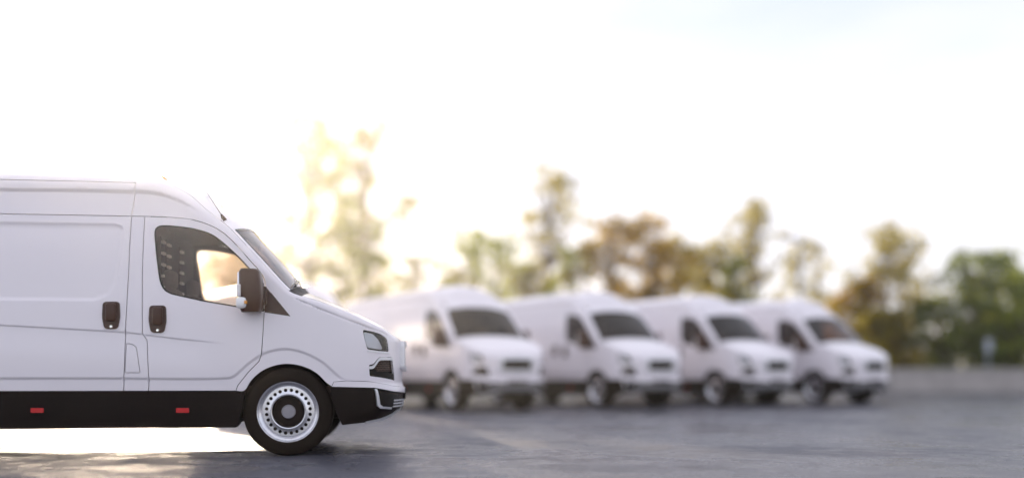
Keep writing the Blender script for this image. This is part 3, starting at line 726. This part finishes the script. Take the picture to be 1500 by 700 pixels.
# ------------------------------------------------------------------ ground, wall
def ground_mat():
    m = bpy.data.materials.new('wet_asphalt'); m.use_nodes = True
    n, l = m.node_tree.nodes, m.node_tree.links; p = n['Principled BSDF']
    tc = n.new('ShaderNodeTexCoord')
    def noise(sc_, det, rough=.6):
        t = n.new('ShaderNodeTexNoise'); t.inputs['Scale'].default_value = sc_; t.inputs['Detail'].default_value = det; t.inputs['Roughness'].default_value = rough
        l.new(tc.outputs['Object'], t.inputs['Vector']); return t.outputs['Fac']
    big, mid, fine = noise(.35, 4), noise(1.9, 8, .68), noise(38, 4, .7)
    cr = n.new('ShaderNodeValToRGB'); cr.color_ramp.elements[0].color = (.046, .047, .062, 1); cr.color_ramp.elements[1].color = (.115, .116, .142, 1)
    cr.color_ramp.elements[0].position = .3; cr.color_ramp.elements[1].position = .72
    ad = n.new('ShaderNodeMath'); ad.operation = 'MULTIPLY_ADD'; ad.inputs[1].default_value = .5
    l.new(mid, ad.inputs[0]); m2 = n.new('ShaderNodeMath'); m2.operation = 'MULTIPLY'; m2.inputs[1].default_value = .5; l.new(fine, m2.inputs[0]); l.new(m2.outputs[0], ad.inputs[2])
    l.new(ad.outputs[0], cr.inputs[0])
    vo = n.new('ShaderNodeTexVoronoi'); vo.inputs['Scale'].default_value = 70; l.new(tc.outputs['Object'], vo.inputs['Vector'])
    gm = n.new('ShaderNodeMix'); gm.data_type = 'RGBA'; gm.blend_type = 'MULTIPLY'; gm.inputs[0].default_value = 1.0
    gr_ = n.new('ShaderNodeMapRange'); gr_.inputs[3].default_value = .6; gr_.inputs[4].default_value = 1.5
    sp = n.new('ShaderNodeSeparateColor'); l.new(vo.outputs['Color'], sp.inputs[0]); l.new(sp.outputs[0], gr_.inputs[0])
    l.new(cr.outputs[0], gm.inputs[6]); l.new(gr_.outputs[0], gm.inputs[7]); l.new(gm.outputs[2], p.inputs['Base Color'])
    mr = n.new('ShaderNodeMapRange'); mr.inputs[1].default_value = .41; mr.inputs[2].default_value = .60; mr.inputs[3].default_value = .10; mr.inputs[4].default_value = .56
    mm = n.new('ShaderNodeMath'); mm.operation = 'MULTIPLY_ADD'; mm.inputs[1].default_value = .5; l.new(big, mm.inputs[0])
    m3 = n.new('ShaderNodeMath'); m3.operation = 'MULTIPLY'; m3.inputs[1].default_value = .5; l.new(mid, m3.inputs[0]); l.new(m3.outputs[0], mm.inputs[2])
    l.new(mm.outputs[0], mr.inputs[0]); l.new(mr.outputs[0], p.inputs['Roughness'])
    b1 = n.new('ShaderNodeBump'); b1.inputs['Strength'].default_value = .6; b1.inputs['Distance'].default_value = .055; l.new(mid, b1.inputs['Height'])
    b2 = n.new('ShaderNodeBump'); b2.inputs['Strength'].default_value = .35; b2.inputs['Distance'].default_value = .004; l.new(fine, b2.inputs['Height']); l.new(b1.outputs[0], b2.inputs['Normal'])
    l.new(b2.outputs[0], p.inputs['Normal'])
    p.inputs['Specular IOR Level'].default_value = .36
    return m
bm = bmesh.new(); bmesh.ops.create_grid(bm, x_segments=8, y_segments=8, size=300)
g = obj('ground', bm, ground_mat(), smooth=False); g.location = (0, 200, 0); tag(g, 'damp dark grey asphalt yard with a dull shine', kind='structure')

WALL_D = 38.0
ax_, ay_ = at(1560, 39.5); bx_, by_ = at(-260, 41.5)
ang = math.atan2(by_ - ay_, bx_ - ax_); Lw = math.hypot(bx_ - ax_, by_ - ay_)
wall = empty('boundary_wall', (ax_, ay_, 0), ang); tag(wall, 'low grey concrete wall along the far edge of the yard below the trees', 'wall')
bm = bmesh.new(); box(bm, 0, 2.38, -.11, .11, -.05, .86, .02); pm = obj('panel', bm, M['concrete'], wall, smooth=False)
bm = bmesh.new(); box(bm, 0, 2.38, -.16, .16, .865, .98, .02); cm = obj('coping_stone', bm, M['coping'], wall, smooth=False)
for k in range(int(Lw / 2.4) + 1):
    for o in (pm, cm):
        c = o if k == 0 else o.copy()
        if k: C.objects.link(c); c.parent = wall
        c.location = (k * 2.4, ((k * 37) % 5 - 2) * .004, ((k * 53) % 7 - 3) * .004 if o is cm else 0)
# concrete pieces on the wall share their meshes; the colour varies by the object-space noise of each place

def post(px, D, top_py, r, name, label, cat, head):
    x, y = at(px, D); h = CAM_Z + (HOR - top_py) / F_PX * D
    p = empty(name, (x, y, 0)); tag(p, label, cat)
    bm = bmesh.new(); tube(bm, [(0, 0, 0), (0, 0, h)], [r, r * .8], 12); obj('pole', bm, M['post'], p)
    bm = bmesh.new(); box(bm, -r * 1.6, r * 1.6, -r * 1.6, r * 1.6, 0, .25, .02); obj('base', bm, M['post'], p)
    bm = bmesh.new(); box(bm, *head(h)); obj('lamp_head' if 'lamp' in name else 'sign_plate', bm, M['post'], p, smooth=False)

# ------------------------------------------------------------------ trees
def tree(name, px, D, top_py, half_px, base_frac, leaf, n_clump, n_leaf, size, label, seed, lean=0.0, spread=1.0, trunk_r=.13, trunks=1):
    rnd = random.Random(seed); rs = np.random.RandomState(seed)
    x, y = at(px, D); H = CAM_Z + (HOR - top_py) / F_PX * D; hw = half_px / F_PX * D
    root = empty(name, (x, y, 0), rnd.random() * 6); tag(root, label, 'shrub' if 'shrub' in name else 'tree', 'trees and shrubs beyond the far wall')
    zb = H * base_frac
    bm = bmesh.new(); heads = []
    for q in range(trunks):
        a0 = rnd.random() * 6.28; off = Vector((math.cos(a0), math.sin(a0), 0)) * (0 if trunks == 1 else .25 * hw)
        pts = [off]; n = 7
        for k in range(1, n + 1):
            f = k / n
            pts.append(Vector((off.x * (1 + f) + lean * f * f * H + rnd.uniform(-.05, .05) * H * .3 * f, off.y * (1 + f) + rnd.uniform(-.04, .04) * H * .3, H * .93 * f)))
        tube(bm, pts, [trunk_r * (1 - .88 * k / n) + .012 for k in range(n + 1)], 8)
        heads.append(pts)
    clumps = []; n_clump = int(n_clump * 2.0)
    for k in range(n_clump):
        f = (k + rnd.random()) / n_clump
        zc = zb + (H - zb) * f
        env = hw * 1.2 * (math.sin(math.pi * min(1, (.16 + f * .80))) ** .55) * (1.0 - .3 * f)
        a = rnd.random() * math.tau; rr = env * math.sqrt(rnd.random()) * spread
        P = rnd.choice(heads); i = min(len(P) - 2, max(1, int(zc / (H * .93) * 7 * .8)))
        b = P[i]
        c = Vector((b.x + rr * math.cos(a), b.y + rr * math.sin(a), zc))
        clumps.append((c, rnd.uniform(.3, .85) * size))
        mid = b.lerp(c, .55) + Vector((rnd.uniform(-.1, .1), rnd.uniform(-.1, .1), rnd.uniform(0, .2))) * hw * .3
        tube(bm, [b, mid, c], [trunk_r * .28 * (1 - i / 9) + .01, trunk_r * .16 + .006, .008], 5, False)
    obj('trunk', bm, M['bark'], root)
    V, Fc = [], []
    cs = []
    for c, r in clumps:
        m_ = max(8, int(.8 * n_leaf * (r / size) ** 2))
        d = rs.normal(size=(m_, 3)); d /= np.linalg.norm(d, axis=1)[:, None]; d *= (rs.rand(m_, 1) ** .45) * r; d[:, 2] *= .7
        cs.append(np.array(c)[None] + d)
    cs = np.concatenate(cs); n = len(cs)
    a = rs.normal(size=(n, 3)); a /= np.linalg.norm(a, axis=1)[:, None]
    b = np.cross(a, rs.normal(size=(n, 3))); b /= np.linalg.norm(b, axis=1)[:, None]
    ln = rs.uniform(.09, .19, (n, 1)) * (D / 48) ; wd = ln * rs.uniform(.4, .65, (n, 1)); nn = np.cross(a, b) * ln * .18
    quad = np.stack([cs - a * ln, cs + b * wd * .9 + nn, cs + a * ln, cs - b * wd * .9 + nn], 1).reshape(-1, 3)
    me = bpy.data.meshes.new('crown'); me.from_pydata(quad.tolist(), [], [(4 * k, 4 * k + 1, 4 * k + 2, 4 * k + 3) for k in range(n)])
    link('crown', me, M[leaf], root)
    return root

T = tree
T('slim_tree', 240, 52, 262, 16, .72, 'leaf_green', 12, 60, .5, 'slender young tree whose tip just clears the nearest van roof', 3)
T('tall_tree', 446, 50, 166, 84, .22, 'leaf_green', 84, 110, .75, 'tallest thin tree, its tip highest of all, left of the others', 11, spread=1.0)
T('tall_tree', 535, 52, 182, 82, .25, 'leaf_olive', 50, 75, .8, 'tall loose tree directly right of the tallest thin tree', 12)
T('bushy_shrub', 505, 47, 325, 75, .15, 'leaf_green', 46, 120, .8, 'green bushy shrub at the foot of the two tall thin trees', 13, trunks=3, trunk_r=.07)
T('bushy_shrub', 400, 50, 345, 45, .15, 'leaf_olive', 24, 60, .7, 'faint loose shrub just right of the nearest van windscreen', 14, trunks=3, trunk_r=.06)
T('bushy_shrub', 612, 49, 372, 45, .12, 'leaf_olive', 26, 80, .7, 'low pale shrub between the tall trees and the rounded bush', 15, trunks=3, trunk_r=.06)
T('bushy_shrub', 708, 48, 338, 74, .15, 'leaf_green', 52, 100, .8, 'rounded loose bush behind the second parked van roof', 16, trunks=3, trunk_r=.07)
T('bushy_shrub', 322, 46, 368, 62, .1, 'leaf_brown', 60, 130, .7, 'brown shrub seen through the cab windows of the nearest van', 30, trunks=3, trunk_r=.06)
T('young_tree', 803, 50, 243, 84, .26, 'leaf_olive', 50, 75, .75, 'airy tall young tree left of the dense brown tree', 17)
T('bushy_shrub', 845, 47, 360, 40, .12, 'leaf_green', 26, 110, .7, 'bright green shrub tucked against left edge of the dense brown tree', 18, trunks=2, trunk_r=.07)
T('bushy_shrub', 662, 46, 392, 40, .1, 'leaf_olive', 26, 80, .6, 'low olive shrub left of the rounded loose bush', 31, trunks=3, trunk_r=.05)
T('bushy_shrub', 768, 46, 385, 40, .1, 'leaf_olive', 26, 80, .6, 'low olive shrub right of the rounded loose bush, under the airy tree', 32, trunks=3, trunk_r=.05)
T('bushy_shrub', 1070, 46, 378, 40, .1, 'leaf_green', 28, 90, .6, 'low green shrub at the right foot of the lower olive tree', 33, trunks=3, trunk_r=.05)
T('dense_tree', 930, 46, 322, 78, .12, 'leaf_brown', 84, 165, .95, 'dense brown tree with the thickest crown, behind the middle parked vans', 19, trunks=3, trunk_r=.12)
T('dense_tree', 1015, 47, 352, 66, .12, 'leaf_olive', 60, 140, .95, 'lower olive tree touching the right side of the dense brown one', 20, trunks=2, trunk_r=.11)
T('young_tree', 1103, 49, 296, 66, .25, 'leaf_olive', 46, 85, .75, 'thin olive tree left of the pale lamp post', 21)
T('bushy_shrub', 1180, 50, 352, 42, .15, 'leaf_olive', 26, 80, .7, 'sparse shrub around the foot of the pale lamp post', 22, trunks=3, trunk_r=.06)
T('bushy_shrub', 1245, 46, 415, 48, .08, 'leaf_brown', 40, 110, .7, 'brownish low shrub right behind the farthest parked van', 23, trunks=3, trunk_r=.06)
T('green_tree', 1325, 46, 335, 80, .14, 'leaf_olive', 62, 100, .85, 'open olive green tree with sky gaps right of the farthest van', 24, trunks=2, trunk_r=.1)
T('bushy_shrub', 1310, 43, 455, 62, .05, 'leaf_olive', 50, 130, .7, 'low olive shrub behind the wall under the open green tree', 25, trunks=3, trunk_r=.06)
T('green_tree', 1425, 45, 372, 66, .1, 'leaf_dark', 66, 140, .85, 'dark green full tree near the right end of the wall', 26, trunks=2, trunk_r=.1)
T('bushy_shrub', 1400, 43, 440, 56, .05, 'leaf_dark', 50, 140, .7, 'dark low shrub behind the wall under the dark full tree', 27, trunks=3, trunk_r=.06)
T('green_tree', 1505, 46, 395, 50, .1, 'leaf_green', 52, 130, .85, 'green tree cut off by the right edge of the view', 28, trunks=2, trunk_r=.09)
T('bushy_shrub', 1480, 43, 450, 52, .05, 'leaf_green', 46, 130, .7, 'mid green low shrub at the far right end of the wall', 29, trunks=3, trunk_r=.06)

post(1172, 44, 350, .10, 'lamp_post', 'pale blue grey lamp post rising behind the two farthest vans', 'lamp post', lambda h: (-.75, .1, -.12, .12, h - .02, h + .09, .03))
post(1447, 41.5, 497, .05, 'sign_post', 'short pale post with a blank plate behind the wall at right', 'sign post', lambda h: (-.16, .16, -.075, -.062, h - .55, h + .02, .004))

# ------------------------------------------------------------------ vans
van = build_van()
van.location = (VAN_X, VAN_Y, 0)
tag(van, 'nearest white panel van seen side-on in sharp focus, its rear outside the picture', 'van', 'white delivery vans parked in the yard')
VAN_LABELS = ['white van almost wholly hidden behind the nearest van, only its roof showing above the hood',
              'white van right beyond the nearest van nose, first clear one of the blurred row',
              'second clear white van of the blurred row, with the dense brown tree behind its roof',
              'white blurred van just left of the farthest one, between it and the second clear van',
              'farthest white van at the right end of the blurred row, its whole front unobstructed']
PHI = 57.0
for (px, D), lab in zip(((392, 19.0), (662, 20.3), (875, 21.7), (1048, 23.0), (1193, 24.2)), VAN_LABELS):
    v = copy_tree(van)
    x, y = at(px, D); rz = -R(PHI) - YAW                    # heading: to the right and towards the camera
    off = Matrix.Rotation(rz, 3, 'Z') @ Vector((0, -.95, 0))
    v.location = (x - off.x, y - off.y, 0); v.rotation_euler = (0, 0, rz); v['label'] = lab

# ------------------------------------------------------------------ haze
if HAZE_DENSITY > 0:
    m = bpy.data.materials.new('haze'); m.use_nodes = True; n, l = m.node_tree.nodes, m.node_tree.links
    n.remove(n['Principled BSDF']); pv = n.new('ShaderNodeVolumePrincipled')
    pv.inputs['Density'].default_value = HAZE_DENSITY; pv.inputs['Anisotropy'].default_value = HAZE_G; pv.inputs['Color'].default_value = (.95, .94, .93, 1)
    l.new(pv.outputs[0], n['Material Output'].inputs['Volume'])
    bm = bmesh.new(); box(bm, -305, 305, -105, 505, -1, 16)
    tag(obj('haze', bm, m, smooth=False), 'thin haze over the yard, shaped to give a flare glow towards the sun', kind='stuff')
